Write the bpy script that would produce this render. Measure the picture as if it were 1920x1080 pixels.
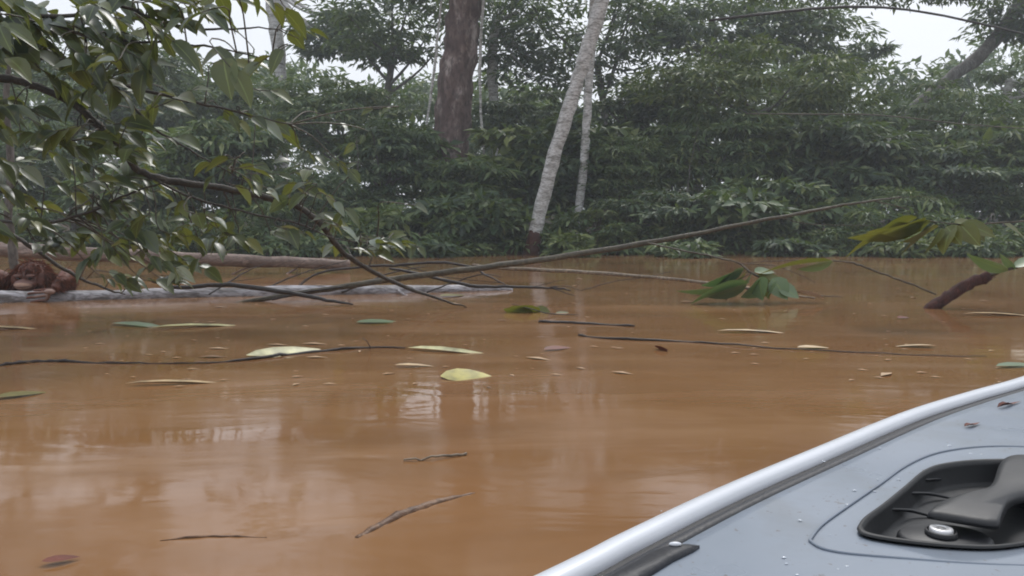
import bpy, bmesh, math, random
import numpy as np
from mathutils import Vector, Matrix
for o in list(bpy.data.objects): bpy.data.objects.remove(o)
S = bpy.context.scene; COL = S.collection
R = math.radians
# ---------------------------------------------------------------- camera
CH = 0.8; F = 1507.0; PITCH = math.atan(120/F)
cd = bpy.data.cameras.new('camera'); cam = bpy.data.objects.new('camera', cd); COL.objects.link(cam)
cam.location = (0, 0, CH); cam.rotation_euler = (math.pi/2-PITCH, 0, 0)
cd.sensor_width = 36; cd.lens = 36*F/1920; cd.clip_start = 0.05; cd.clip_end = 1500
S.camera = cam
# ---------------------------------------------------------------- sky and sun (overcast)
SUN_EL, SUN_ROT = R(52), R(20)
w = bpy.data.worlds.new('World'); S.world = w; w.use_nodes = True
nt = w.node_tree; bg = nt.nodes['Background']
sky = nt.nodes.new('ShaderNodeTexSky'); sky.sky_type = 'NISHITA'; sky.sun_disc = False
sky.sun_elevation = SUN_EL; sky.sun_rotation = SUN_ROT; sky.dust_density = 4; sky.air_density = 1.0
hs = nt.nodes.new('ShaderNodeHueSaturation'); hs.inputs['Saturation'].default_value = 0.30
mx = nt.nodes.new('ShaderNodeMix'); mx.data_type = 'RGBA'; mx.inputs[0].default_value = 0.75
mx.inputs[7].default_value = (10.0, 10.4, 11.2, 1)        # even cloud deck
nt.links.new(sky.outputs[0], hs.inputs['Color']); nt.links.new(hs.outputs[0], mx.inputs[6])
nt.links.new(mx.outputs[2], bg.inputs['Color']); bg.inputs['Strength'].default_value = 0.10
sl = bpy.data.lights.new('sun', 'SUN'); sl.energy = 1.5; sl.angle = R(16); sl.color = (1, .97, .93)
so = bpy.data.objects.new('sun', sl); COL.objects.link(so); so.rotation_euler = (R(90)-SUN_EL, 0, R(180)-SUN_ROT)
S.view_settings.view_transform = 'Standard'; S.view_settings.look = 'None'
S.view_settings.exposure = 0.16; S.view_settings.gamma = 1
S.render.engine = 'CYCLES'
S.cycles.pixel_filter_type = 'BLACKMAN_HARRIS'; S.cycles.filter_width = 1.9
S.cycles.max_bounces = 6; S.cycles.volume_bounces = 1; S.cycles.transparent_max_bounces = 4

# ---------------------------------------------------------------- projection helpers (true distances)
cp, sp_ = math.cos(PITCH), math.sin(PITCH)
def ray(px, py):
    a = (px-960)/F; b = (540-py)/F
    return Vector((a, cp+b*sp_, -sp_+b*cp))
def P(px, py, Y):
    r = ray(px, py); return Vector((0, 0, CH)) + r*(Y/r.y)
def W(px, py, z=0.0):
    r = ray(px, py); return Vector((0, 0, CH)) + r*((z-CH)/r.z)
def pxm(Y): return Y/F
# ---------------------------------------------------------------- tagging
def tag(o, label=None, cat=None, group=None, kind=None):
    if label: o['label'] = label
    if cat: o['category'] = cat
    if group: o['group'] = group
    if kind: o['kind'] = kind
    return o
def thing(name, label, cat, loc=(0,0,0), group=None):
    o = bpy.data.objects.new(name, None); COL.objects.link(o); o.location = loc
    o.empty_display_size = .2
    return tag(o, label, cat, group)
def link(name, me, parent=None, smooth=True):
    o = bpy.data.objects.new(name, me); COL.objects.link(o)
    if smooth: me.polygons.foreach_set('use_smooth', [True]*len(me.polygons))
    if parent is not None:
        o.parent = parent
        o.matrix_parent_inverse = Matrix.Translation(-Vector(parent.location))
    return o
# ---------------------------------------------------------------- materials
def mat(name):
    m = bpy.data.materials.new(name); m.use_nodes = True
    return m, m.node_tree, m.node_tree.nodes['Principled BSDF']
def ramp(nt, stops, src):
    r = nt.nodes.new('ShaderNodeValToRGB'); e = r.color_ramp.elements
    while len(e) < len(stops): e.new(.5)
    for k, (p, c) in enumerate(stops): e[k].position = p; e[k].color = (*c, 1)
    nt.links.new(src, r.inputs[0]); return r.outputs[0]
def noise(nt, scale, detail=4, vec=None, dist=0, rough=.55):
    n = nt.nodes.new('ShaderNodeTexNoise'); n.inputs['Scale'].default_value = scale
    n.inputs['Detail'].default_value = detail; n.inputs['Distortion'].default_value = dist
    n.inputs['Roughness'].default_value = rough
    if vec is not None: nt.links.new(vec, n.inputs['Vector'])
    return n.outputs[0]
def coords(nt, kind='Object', scale=(1,1,1), rot=(0,0,0)):
    t = nt.nodes.new('ShaderNodeTexCoord'); m = nt.nodes.new('ShaderNodeMapping')
    m.inputs['Scale'].default_value = scale; m.inputs['Rotation'].default_value = rot
    nt.links.new(t.outputs[kind], m.inputs[0]); return m.outputs[0]
def bump(nt, b, src, strength=.5, dist=.02, prev=None):
    n = nt.nodes.new('ShaderNodeBump'); n.inputs['Strength'].default_value = strength
    n.inputs['Distance'].default_value = dist; nt.links.new(src, n.inputs['Height'])
    if prev is not None: nt.links.new(prev, n.inputs['Normal'])
    if b is not None: nt.links.new(n.outputs[0], b.inputs['Normal'])
    return n.outputs[0]
def mixc(nt, f, a, b, blend='MIX'):
    m = nt.nodes.new('ShaderNodeMix'); m.data_type = 'RGBA'; m.blend_type = blend
    for i, v in ((0, f), (6, a), (7, b)):
        if hasattr(v, 'is_output') : nt.links.new(v, m.inputs[i])
        elif i == 0: m.inputs[0].default_value = v
        else: m.inputs[i].default_value = (*v, 1)
    return m.outputs[2]

def leafmat(name, stops, rough=.42, trans=.25, tcol=(.16,.24,.03), spec=.5, rib=False):
    m, nt, b = mat(name)
    g = nt.nodes.new('ShaderNodeNewGeometry')
    c = ramp(nt, stops, g.outputs['Random Per Island'])
    if rib:
        uv = nt.nodes.new('ShaderNodeUVMap'); uv.uv_map = 'UVMap'
        sx = nt.nodes.new('ShaderNodeSeparateXYZ'); nt.links.new(uv.outputs[0], sx.inputs[0])
        a = nt.nodes.new('ShaderNodeMath'); a.operation = 'ABSOLUTE'; nt.links.new(sx.outputs[0], a.inputs[0])
        rb = ramp(nt, [(0, (1,1,1)), (.09, (0,0,0))], a.outputs[0])
        c = mixc(nt, rb, c, (.22,.30,.10))
        n = noise(nt, 9, 3, coords(nt, 'Object'))
        c = mixc(nt, ramp(nt, [(.60,(0,0,0)),(.70,(.6,.6,.6))], n), c, (.13,.12,.035))
    nt.links.new(c, b.inputs['Base Color'])
    b.inputs['Roughness'].default_value = rough; b.inputs['Specular IOR Level'].default_value = spec
    tr = nt.nodes.new('ShaderNodeBsdfTranslucent'); tr.inputs[0].default_value = (*tcol, 1)
    ms = nt.nodes.new('ShaderNodeMixShader'); ms.inputs[0].default_value = trans
    nt.links.new(b.outputs[0], ms.inputs[1]); nt.links.new(tr.outputs[0], ms.inputs[2])
    nt.links.new(ms.outputs[0], nt.nodes['Material Output'].inputs[0])
    return m
M = {}
M['leaf_dark'] = leafmat('leaf_dark', [(0,(.016,.034,.020)),(.5,(.042,.078,.040)),(.8,(.09,.135,.065)),(1,(.20,.24,.12))], .5, spec=.4)
M['leaf_mid'] = leafmat('leaf_mid', [(0,(.030,.060,.026)),(.5,(.075,.125,.050)),(.85,(.14,.19,.075)),(1,(.27,.30,.13))], .5, spec=.4)
M['leaf_fresh'] = leafmat('leaf_fresh', [(0,(.045,.075,.028)),(.5,(.10,.14,.045)),(1,(.22,.25,.08))], .5, spec=.4)
M['leaf_near'] = leafmat('leaf_near', [(0,(.020,.040,.026)),(.40,(.038,.066,.034)),(.72,(.07,.095,.03)),(.86,(.17,.17,.035)),(.90,(.13,.18,.15)),(1,(.36,.40,.33))], .31, .30, (.20,.23,.03), .6, True)
M['leaf_olive'] = leafmat('leaf_olive', [(0,(.06,.08,.018)),(1,(.11,.125,.025))], .5, .32, (.20,.21,.025), .5, True)
M['leaf_green'] = leafmat('leaf_green', [(0,(.06,.11,.045)),(1,(.19,.26,.14))], .35, .2, (.12,.22,.05), .6, True)
def bark(name, c1, c2, c3, sc=(3,3,1.2), bs=.5, rough=.8, thr=(.4,.6,.72)):
    m, nt, b = mat(name); v = coords(nt, 'Object', sc)
    n = noise(nt, 2.2, 6, v, .6); n2 = noise(nt, 9, 5, v)
    c = ramp(nt, [(thr[0], c1), (thr[1], c2), (thr[2], c3)], n)
    c = mixc(nt, ramp(nt, [(.45,(0,0,0)),(.62,(.7,.7,.7))], n2), c, tuple(x*.5 for x in c1))
    nt.links.new(c, b.inputs['Base Color']); b.inputs['Roughness'].default_value = rough
    bump(nt, b, n2, bs, .03); return m
M['bark_brown'] = bark('bark_brown', (.085,.05,.045), (.17,.115,.105), (.42,.36,.34), (1.1,1.1,.5), .7, .8, (.38,.55,.7))
M['bark_pale'] = bark('bark_pale', (.26,.25,.23), (.54,.53,.52), (.66,.66,.66), (1.2,1.2,4.5), .4, .8, (.36,.5,.7))
M['bark_grey'] = bark('bark_grey', (.10,.09,.08), (.17,.16,.15), (.24,.23,.22))
M['twig'] = bark('twig', (.055,.045,.03), (.10,.085,.055), (.16,.14,.09), (6,6,6), .3, .6)
M['limb'] = bark('limb', (.03,.024,.018), (.055,.044,.032), (.10,.085,.06), (6,6,6), .4, .65)
M['twig_dark'] = bark('twig_dark', (.018,.013,.012), (.03,.022,.02), (.05,.04,.035), (6,6,6), .3, .5)
M['twig_pale'] = bark('twig_pale', (.16,.12,.08), (.27,.21,.15), (.36,.30,.23), (4,4,4), .3, .6)
M['log_pale'] = bark('log_pale', (.13,.115,.11), (.34,.325,.345), (.52,.51,.55), (.6,5,5), .6, .5, (.34,.5,.75))
M['log_brown'] = bark('log_brown', (.13,.085,.065), (.24,.17,.14), (.36,.29,.26), (.7,5,5), .4, .6)
M['stump'] = bark('stump', (.045,.012,.008), (.085,.024,.016), (.13,.045,.03), (12,12,3), .8, .85)
def plain(name, c, rough=.5, metal=0, bs=0, var=.25, sc=20):
    m, nt, b = mat(name); v = coords(nt)
    n = noise(nt, sc, 5, v)
    cc = ramp(nt, [(.3, tuple(x*(1-var) for x in c)), (.7, tuple(min(1, x*(1+var)) for x in c))], n)
    nt.links.new(cc, b.inputs['Base Color']); b.inputs['Roughness'].default_value = rough
    b.inputs['Metallic'].default_value = metal
    if bs: bump(nt, b, n, bs, .01)
    return m
# ---------------------------------------------------------------- mesh builders
class MB:
    def __init__(s): s.v = []; s.f = []
    def tube(s, pts, rad, seg=8, sub=5, jit=0, rng=None, cap=True, flute=0):
        pts = [Vector(p) for p in pts]; n = len(pts)
        if not hasattr(rad, '__len__'): rad = [rad]*n
        if len(rad) != n: rad = [rad[0]+(rad[-1]-rad[0])*i/(n-1) for i in range(n)]
        q, rr = [], []
        for i in range(n-1):
            p0 = pts[max(0,i-1)]; p1 = pts[i]; p2 = pts[i+1]; p3 = pts[min(n-1,i+2)]
            for k in range(sub):
                t = k/sub; t2 = t*t; t3 = t2*t
                q.append(.5*((2*p1)+(p2-p0)*t+(2*p0-5*p1+4*p2-p3)*t2+(3*p1-p0-3*p2+p3)*t3))
                rr.append(rad[i]+(rad[i+1]-rad[i])*t)
        q.append(pts[-1]); rr.append(rad[-1])
        if jit and rng:
            for i in range(1, len(q)-1): q[i] = q[i]+Vector([rng.gauss(0, jit) for _ in range(3)])
        up = Vector((0,0,1)); base = len(s.v)
        for i, p in enumerate(q):
            d = (q[min(i+1,len(q)-1)]-q[max(i-1,0)]).normalized()
            a = d.cross(up if abs(d.z) < .9 else Vector((1,0,0))).normalized()
            b2 = a.cross(d)
            for k in range(seg):
                th = 2*math.pi*k/seg; r = rr[i]
                if flute: r *= 1+flute*math.sin(3*th+1.1*i*.2)+flute*.5*math.sin(7*th+i*.13)
                if rng and jit: r *= 1+rng.uniform(-.12,.12)
                s.v.append(p+a*math.cos(th)*r+b2*math.sin(th)*r)
        for i in range(len(q)-1):
            for k in range(seg):
                s.f.append((base+i*seg+k, base+i*seg+(k+1)%seg, base+(i+1)*seg+(k+1)%seg, base+(i+1)*seg+k))
        if cap:
            s.f.append(tuple(base+k for k in reversed(range(seg))))
            s.f.append(tuple(base+(len(q)-1)*seg+k for k in range(seg)))
        return s
    def ell(s, c, r, rot=None, u=12, v=8):
        base = len(s.v); c = Vector(c); r = (r,)*3 if not hasattr(r, '__len__') else r
        for j in range(1, v):
            ph = math.pi*j/v
            for i in range(u):
                th = 2*math.pi*i/u
                p = Vector((math.sin(ph)*math.cos(th)*r[0], math.sin(ph)*math.sin(th)*r[1], math.cos(ph)*r[2]))
                if rot: p = rot @ p
                s.v.append(c+p)
        t = Vector((0,0,r[2])); 
        if rot: t = rot @ t
        s.v.append(c+t); s.v.append(c-t); T = len(s.v)-2
        for j in range(v-2):
            for i in range(u):
                s.f.append((base+j*u+i, base+(j+1)*u+i, base+(j+1)*u+(i+1)%u, base+j*u+(i+1)%u))
        for i in range(u):
            s.f.append((T, base+i, base+(i+1)%u)); e = base+(v-2)*u
            s.f.append((T+1, e+(i+1)%u, e+i))
        return s
    def loft(s, rings, cap=(True, True)):
        base = len(s.v); n = len(rings[0])
        for r in rings: s.v += [Vector(p) for p in r]
        for i in range(len(rings)-1):
            for k in range(n):
                s.f.append((base+i*n+k, base+i*n+(k+1)%n, base+(i+1)*n+(k+1)%n, base+(i+1)*n+k))
        if cap[0]: s.f.append(tuple(base+k for k in reversed(range(n))))
        if cap[1]: s.f.append(tuple(base+(len(rings)-1)*n+k for k in range(n)))
        return s
    def build(s, name, m, parent=None, smooth=True):
        me = bpy.data.meshes.new(name); me.from_pydata([tuple(v) for v in s.v], [], s.f); me.materials.append(m)
        bm = bmesh.new(); bm.from_mesh(me); bmesh.ops.recalc_face_normals(bm, faces=bm.faces); bm.to_mesh(me); bm.free()
        return link(name, me, parent, smooth)
# leaf templates: rows of (t along, s across, h out)
T_FAR = (np.array([[0,0,0],[.45,-.5,.06],[1,0,-.12],[.45,.5,.06]]), [(0,1,2),(0,2,3)])
def near_template():
    ts = [0,.12,.32,.55,.78,1.0]; ws = [.03,.34,.5,.46,.27,.0]
    v = []; f = []
    for t, wd in zip(ts, ws):
        h = -.28*t*t
        for s in (-1,0,1): v.append([t, s*wd, h+(abs(s)*.10*wd*2)])
    for i in range(5):
        for k in range(2): f.append((i*3+k, i*3+k+1, (i+1)*3+k+1, (i+1)*3+k))
    return (np.array(v), f)
T_NEAR = near_template()
T_MID = (T_NEAR[0]*np.array([1,1.12,.5]), T_NEAR[1])
T_FLAT = (T_NEAR[0]*np.array([1,1,.22])+np.array([[0,0,0]]), T_NEAR[1])
def norm(a): return a/np.maximum(np.linalg.norm(a, axis=1, keepdims=True), 1e-6)
def leaves(Pp, D, N, L, Wd, tpl):
    tv, tf = tpl; n = len(Pp); k = len(tv)
    D = norm(D); Sd = norm(np.cross(D, N)); N = np.cross(Sd, D)
    V = (Pp[:,None,:] + D[:,None,:]*(L[:,None]*tv[:,0])[:,:,None] + Sd[:,None,:]*(Wd[:,None]*tv[:,1])[:,:,None]
         + N[:,None,:]*(L[:,None]*tv[:,2])[:,:,None]).reshape(-1,3)
    return V, k, tf
def leaf_mesh(name, sets, m, parent=None, uv=False):
    """sets: list of (V,k,tf)"""
    V = np.concatenate([s[0] for s in sets]); faces = []; off = 0; vs = []; uvl = []
    me = bpy.data.meshes.new(name)
    ls, lt, vi = [], [], []; lo = 0
    for (v, k, tf) in sets:
        n = len(v)//k; fl = len(tf[0]); A = np.array(tf)
        idx = (np.arange(n)[:,None,None]*k + A[None] + off).reshape(-1)
        nf = n*len(tf); vi.append(idx); ls.append(lo+np.arange(nf)*fl); lt.append(np.full(nf, fl)); lo += nf*fl; off += len(v)
    vi = np.concatenate(vi); ls = np.concatenate(ls); lt = np.concatenate(lt)
    me.vertices.add(len(V)); me.vertices.foreach_set('co', V.astype(np.float32).ravel())
    me.loops.add(len(vi)); me.loops.foreach_set('vertex_index', vi.astype(np.int32))
    me.polygons.add(len(ls)); me.polygons.foreach_set('loop_start', ls.astype(np.int32)); me.polygons.foreach_set('loop_total', lt.astype(np.int32))
    me.update(calc_edges=True)
    if uv:
        u = me.uv_layers.new(name='UVMap'); tv = T_NEAR[0]
        loc = vi % len(tv); d = np.zeros((len(vi),2)); d[:,0] = np.sign(tv[loc,1]); d[:,1] = tv[loc,0]
        u.data.foreach_set('uv', d.astype(np.float32).ravel())
    me.materials.append(m)
    return link(name, me, parent)
NR = np.random.default_rng(7)
def crown_pts(c, r, ncl, nper, L, rng, cr=.30, flat=.26, up=.2, keep=None):
    c = np.array(c); r = np.array(r)
    d = norm(rng.normal(size=(ncl,3))); d[:,2] = d[:,2]*.9+up; rad = rng.uniform(.25,1,ncl)**.45
    C = c + d*r*rad[:,None]
    cs = np.mean(r)*cr*rng.uniform(.55,1.35,ncl)
    ii = np.repeat(np.arange(ncl), nper)
    q = norm(rng.normal(size=(len(ii),3))); q[:,2] = np.abs(q[:,2])*1.0-.25
    rr = rng.uniform(.15,1,len(ii))**.5
    Pp = C[ii] + q*(cs[ii]*rr)[:,None]*np.array([1.25,1.1,flat])
    out = Pp-C[ii]; out[:,2] *= .3
    D = norm(norm(out)+rng.normal(size=out.shape)*.45+np.array([0,0,-.30]))
    N = norm(np.array([0,-.30,1.0])+rng.normal(size=out.shape)*.30+norm(Pp-c)*.30)
    Ll = L*rng.uniform(.6,1.35,len(ii)); 
    return C, Pp, D, N, Ll
def tree(name, label, cat, px, py, rx, ry, Y, m, base=None, ncl=60, nper=90, L=.30, seed=1, tr=.16, bk='bark_grey',
         path=None, tr_top=None, group=None, depth=None, flute=0, aspect=.34, cr=.3, seg=10, limbs=9, part='trunk'):
    rng = np.random.default_rng(seed); rd = random.Random(seed)
    c = P(px, py, Y); k = pxm(Y)
    r = (rx*k, depth or max(rx*k*.6, 1.2), ry*k)
    if path: pts = [P(a, b, Y) if not isinstance(a, Vector) else a for a, b in path]
    else:
        bx = c.x + rd.uniform(-.4,.4) if base is None else P(base, py, Y).x
        pts = [Vector((bx, Y, 0)), Vector((bx*.7+c.x*.3, Y, c.z*.4)), Vector((c.x, Y, c.z*.9))]
    b0 = pts[0].copy(); b0.z = -.35; pts = [b0]+pts
    t = thing(name, label, cat, (b0.x, b0.y, 0), group)
    mb = MB(); mb.tube(pts, [tr*1.25, tr]+[(tr_top or tr*.6)]*(len(pts)-2) if not tr_top else
        [tr+(tr_top-tr)*i/(len(pts)-1) for i in range(len(pts))], seg, 6, jit=tr*.05, rng=rd, flute=flute)
    C, Pp, D, N, Ll = crown_pts(c, r, ncl, nper, L, rng, cr)
    for i in range(min(limbs, ncl)):
        e = Vector(C[i]); s0 = pts[-1] if rd.random() < .5 else pts[-2].lerp(pts[-1], rd.uniform(.5,1))
        mid = s0.lerp(e, .5)+Vector((0,0,-abs(e.x-s0.x)*.12))
        mb.tube([s0, mid, e], [(tr_top or tr*.6)*.55, .02+.2*tr*.5, .012], 5, 4)
    mb.build(part, M[bk], t)
    leaf_mesh('crown' if part == 'trunk' else 'foliage', [leaves(Pp, D, N, Ll, Ll*aspect, T_FAR)], m, t)
    return t
exec_sections = []
# ================================================================ SETTING
def sheet(name, rings, z, m, label=None):
    pass
# ground: river bed under the water, forest floor behind the bank
nx, ny = 90, 120
xs = np.concatenate([np.linspace(-600,-60,12), np.linspace(-55,55,66), np.linspace(60,600,12)])
ys = np.concatenate([np.linspace(-300,0,10), np.linspace(2,45,70), np.linspace(50,800,30)])
v = []; f = []
rg = random.Random(3)
for y in ys:
    for x in xs:
        e = 20.9+.7*math.sin(x*.35)+.4*math.sin(x*1.1+1)
        z = -1.2 if y < e-1.5 else (-1.2+(y-e+1.5)*.75 if y < e+.4 else .22+min(1.6,(y-e)*.03)+.06*math.sin(x*2+y))
        if y > 1: z = max(z, -1.2)
        v.append((x, y, z))
n = len(xs)
for j in range(len(ys)-1):
    for i in range(n-1): f.append((j*n+i, j*n+i+1, (j+1)*n+i+1, (j+1)*n+i))
me = bpy.data.meshes.new('ground'); me.from_pydata(v, [], f)
mg, nt, b = mat('forest_floor'); nn = noise(nt, 1.4, 8, coords(nt)); nt.links.new(ramp(nt, [(.35,(.035,.022,.012)),(.6,(.08,.05,.028)),(.75,(.05,.06,.02))], nn), b.inputs['Base Color'])
b.inputs['Roughness'].default_value = .9; bump(nt, b, nn, .7, .1)
me.materials.append(mg); tag(link('ground', me), 'dark leaf strewn forest floor behind the flooded bank', kind='structure')
# water
def water_mat():
    m, nt, b = mat('muddy_water')
    v = coords(nt, 'Object', (.45,1.0,1)); v2 = coords(nt, 'Object', (.8,1.9,1)); v3 = coords(nt, 'Object', (3,7,1))
    a = noise(nt, .55, 4, v, 1.2); c2 = noise(nt, 1.3, 5, v2, .8)
    c = ramp(nt, [(.30,(.17,.082,.032)),(.5,(.225,.113,.047)),(.7,(.265,.138,.062))], a)
    c = mixc(nt, ramp(nt, [(.5,(0,0,0)),(.72,(.45,.45,.45))], c2), c, (.32,.185,.10))
    c = mixc(nt, ramp(nt, [(.55,(0,0,0)),(.75,(.55,.55,.55))], noise(nt, 1.0, 5, coords(nt, 'Object', (.35,2.6,1)), .4)), c, (.33,.195,.11))
    c = mixc(nt, ramp(nt, [(.56,(0,0,0)),(.78,(.5,.5,.5))], noise(nt, .7, 5, coords(nt, 'Object', (.3,1.5,1), (0,0,.2)), .8)), c, (.135,.066,.026))
    nt.links.new(c, b.inputs['Base Color'])
    rr = ramp(nt, [(.35,(.04,.04,.04)),(.65,(.16,.16,.16))], noise(nt, .8, 3, v2, .5)); nt.links.new(rr, b.inputs['Roughness'])
    b.inputs['IOR'].default_value = 1.33
    p = bump(nt, None, noise(nt, .9, 3, v2, 1.0), .16, .03)
    bump(nt, b, noise(nt, 1.1, 4, v3, .6), .10, .008, p)
    return m
me = bpy.data.meshes.new('water')
me.from_pydata([(-600,-300,0),(600,-300,0),(600,26,0),(-600,26,0)], [], [(0,1,2,3)])
me.materials.append(water_mat()); tag(link('water', me), 'calm muddy orange brown flood water', kind='structure')

# far wood: one mass
def far_wood():
    rng = np.random.default_rng(11)
    prof = [(-1400,120),(-300,90),(0,120),(330,150),(420,118),(560,130),(640,150),(700,185),(760,150),(900,150),(1000,190),(1180,190),(1260,150),(1500,110),(1640,128),(1760,132),(1850,110),(1920,90),(2300,110),(3300,90)]
    sets = []
    for Y in (46, 56, 68):
        n = 340; px = rng.uniform(-1200, 3100, n)
        top = np.interp(px, [p[0] for p in prof], [p[1] for p in prof]) + rng.normal(size=n)*14
        py = top + (470-top)*rng.uniform(0,1,n)**1.15
        for x_, y_ in zip(px, py):
            c = P(x_, y_, Y+rng.uniform(-3,3)); rr = rng.uniform(1.0,2.1)
            q = norm(rng.normal(size=(150,3))); Pp = np.array(c)+q*np.array([rr*1.3,rr,rr*.6])*rng.uniform(.4,1,(150,1))
            Pp[:,2] = np.maximum(Pp[:,2], .2)
            D = norm(q*[1,1,.3]+rng.normal(size=q.shape)*.5-np.array([0,0,.3])); N = norm(np.array([0,-.2,1.])+rng.normal(size=q.shape)*.4)
            L = rng.uniform(.35,.8,150); sets.append(leaves(Pp, D, N, L, L*.4, T_FAR))
    o = leaf_mesh('far_forest', sets, M['leaf_mid'])
    tag(o, 'misty far wood filling the gaps between the nearer trees', kind='stuff'); 
far_wood()
def undergrowth():
    rng = np.random.default_rng(12); sets = []
    for i in range(900):
        x = rng.uniform(-26,26); Y = 20.9+.7*math.sin(x*.35)+.4*math.sin(x*1.1+1)+abs(rng.normal())*1.6-.35
        h = rng.uniform(.1,.9) if rng.random()<.7 else rng.uniform(.5,1.5); n = 60
        q = norm(rng.normal(size=(n,3))); q[:,2] = np.abs(q[:,2])
        Pp = np.array([x,Y,max(.05,h-.35)])+q*np.array([.55,.45,.3])*rng.uniform(.3,1,(n,1))
        D = norm(q*[1,1,.2]+rng.normal(size=q.shape)*.5-np.array([0,0,.25])); N = norm(np.array([0,-.3,1.])+rng.normal(size=q.shape)*.4)
        L = rng.uniform(.12,.30,n)*rng.uniform(.7,1.7); sets.append(leaves(Pp, D, N, L, L*.28, T_FAR))
    tag(leaf_mesh('undergrowth', sets, M['leaf_mid']), 'tangled low undergrowth along the far water line', kind='stuff')
undergrowth()
# ================================================================ TREES
DK, MD, FR = M['leaf_dark'], M['leaf_mid'], M['leaf_fresh']
t = tree('giant_tree', 'massive reddish brown trunk rising out of the undergrowth behind the two pale trunks', 'tree', 930, -130, 360, 140, 27, DK,
     path=[(838,476),(842,330),(848,220),(858,110),(874,0),(884,-120)], ncl=110, nper=90, L=.32, seed=5, tr=.70, tr_top=.48, bk='bark_brown', flute=.035, seg=28, depth=3.5, limbs=16)
mb = MB(); mb.tube([P(790,420,26.1),P(800,250,26.2),(P(812,150,26.25)),P(822,60,26.3),P(834,-60,26.3)], [.03,.04,.05,.04,.03], 6, 5, .01, random.Random(2))
mb.tube([P(915,430,26.6),P(905,260,26.3),P(900,150,26.3),P(903,50,26.4),P(915,-60,26.5)], [.03,.04,.05,.05,.04], 7, 5, .01, random.Random(3))
mb.build('liana', M['bark_pale'], t)
t = tree('pale_tree', 'tall pale leaning trunk with a reddish wet foot at the water edge', 'tree', 1290, -190, 260, 120, 21, MD,
     path=[(996,486),(1012,400),(1040,290),(1074,180),(1105,80),(1138,-25),(1190,-140)], ncl=60, nper=80, L=.26, seed=6, tr=.165, tr_top=.19, bk='bark_pale', seg=16, limbs=12)
mb = MB(); mb.tube([P(992,492,20.98),P(997,470,20.97),P(1004,436,20.99)], [.235,.20,.175], 16, 5, .01, random.Random(5)); mb.build('root_collar', M['stump'], t)
tree('pale_tree', 'slender upright pale trunk just right of the leaning pale trunk', 'tree', 1110, -170, 160, 90, 23.5, MD,
     path=[(1085,470),(1086,390),(1095,300),(1102,200),(1108,90),(1118,-60)], ncl=40, nper=80, L=.26, seed=7, tr=.125, tr_top=.12, bk='bark_pale', seg=12)
tree('forked_tree', 'hazy grey trunk with a side limb against the white sky at upper left', 'tree', 640, 80, 85, 45, 40, DK,
     path=[(528,470),(527,300),(524,120),(515,45),(505,-30)], ncl=55, nper=40, L=.46, seed=8, tr=.33, tr_top=.30, bk='bark_pale', limbs=12, cr=.36)
tree('grey_tree', 'thin hazy grey trunk between the massive brown trunk and the leaning pale one', 'tree', 975, 90, 120, 110, 36, DK,
     path=[(940,470),(936,350),(930,230),(922,120),(930,40)], ncl=55, nper=34, L=.42, seed=9, tr=.30, tr_top=.2, bk='bark_pale', limbs=14, cr=.33)
tree('leaning_tree', 'dark trunk leaning right across the big white sky gap', 'tree', 1935, 30, 130, 70, 33, DK,
     path=[(1540,470),(1590,330),(1680,235),(1780,150),(1860,82),(1925,-15)], ncl=50, nper=58, L=.34, seed=10, tr=.30, tr_top=.26, limbs=12, cr=.33)
tree('pale_tree', 'blurred pale trunk at the far right edge of the forest', 'tree', 1905, 210, 90, 90, 31, MD,
     path=[(1872,470),(1876,360),(1884,230),(1892,150)], ncl=26, nper=55, L=.3, seed=13, tr=.20, tr_top=.15, bk='bark_pale')
tree('broad_tree', 'broad dome shaped tree with a yellowish green top right of centre', 'tree', 1420, 185, 205, 105, 27, FR, ncl=105, nper=85, L=.27, seed=21, tr=.25, depth=2.6)
tree('dark_tree', 'grey green spreading crown above the yellowish dome', 'tree', 1370, 65, 230, 62, 38, DK, ncl=115, nper=50, L=.46, seed=22, tr=.3, base=1300, depth=3)
tree('dark_tree', 'ragged layered crown jutting left into the big white sky gap', 'tree', 1560, 100, 112, 34, 41, DK, ncl=34, nper=60, L=.38, seed=23, tr=.25, base=1540, depth=2)
tree('dark_tree', 'speckled dark crown with bright sky holes behind the leaning pale trunk', 'tree', 1120, 80, 190, 125, 36, DK, ncl=100, nper=34, L=.42, seed=24, tr=.25, depth=3, base=1160)
tree('dark_tree', 'dense dark crown left of the massive brown trunk', 'tree', 735, 65, 120, 85, 34, DK, ncl=75, nper=36, L=.42, cr=.36, seed=25, tr=.25, base=700, depth=3)
tree('slope_tree', 'rounded olive crown below the small sky gap left of the brown trunk', 'tree', 635, 235, 130, 75, 29, MD, ncl=80, nper=80, L=.28, seed=26, tr=.2, depth=2.5)
tree('slope_tree', 'hazy grey green crown below the left sky patch', 'tree', 430, 215, 150, 80, 34, MD, ncl=90, nper=75, L=.34, seed=27, tr=.2, depth=3)
tree('slope_tree', 'wide shaggy tree right of the dome under the big white sky gap', 'tree', 1730, 290, 170, 120, 28, MD, ncl=120, nper=80, L=.29, seed=28, tr=.22, depth=3)
tree('slope_tree', 'tall dull crown behind the overhanging branches at far left', 'tree', 130, 190, 240, 130, 30, DK, ncl=120, nper=80, L=.32, seed=29, tr=.25, depth=3)
tree('fringe_tree', 'overhead leafy fringe along the top right of the forest', 'tree', 1640, -25, 330, 38, 30, DK, ncl=80, nper=55, L=.28, seed=30, tr=.22, base=2150, depth=2, limbs=0,
     path=[(2180,470),(2150,250),(2080,40),(1950,-30),(1780,-25),(1560,-20),(1400,-12)], tr_top=.03)
tree('dark_tree', 'dark crown filling the gap between the brown trunk and the slender pale trunk', 'tree', 1000, 235, 110, 60, 31, DK, ncl=60, nper=80, L=.3, seed=31, tr=.2)
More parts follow.
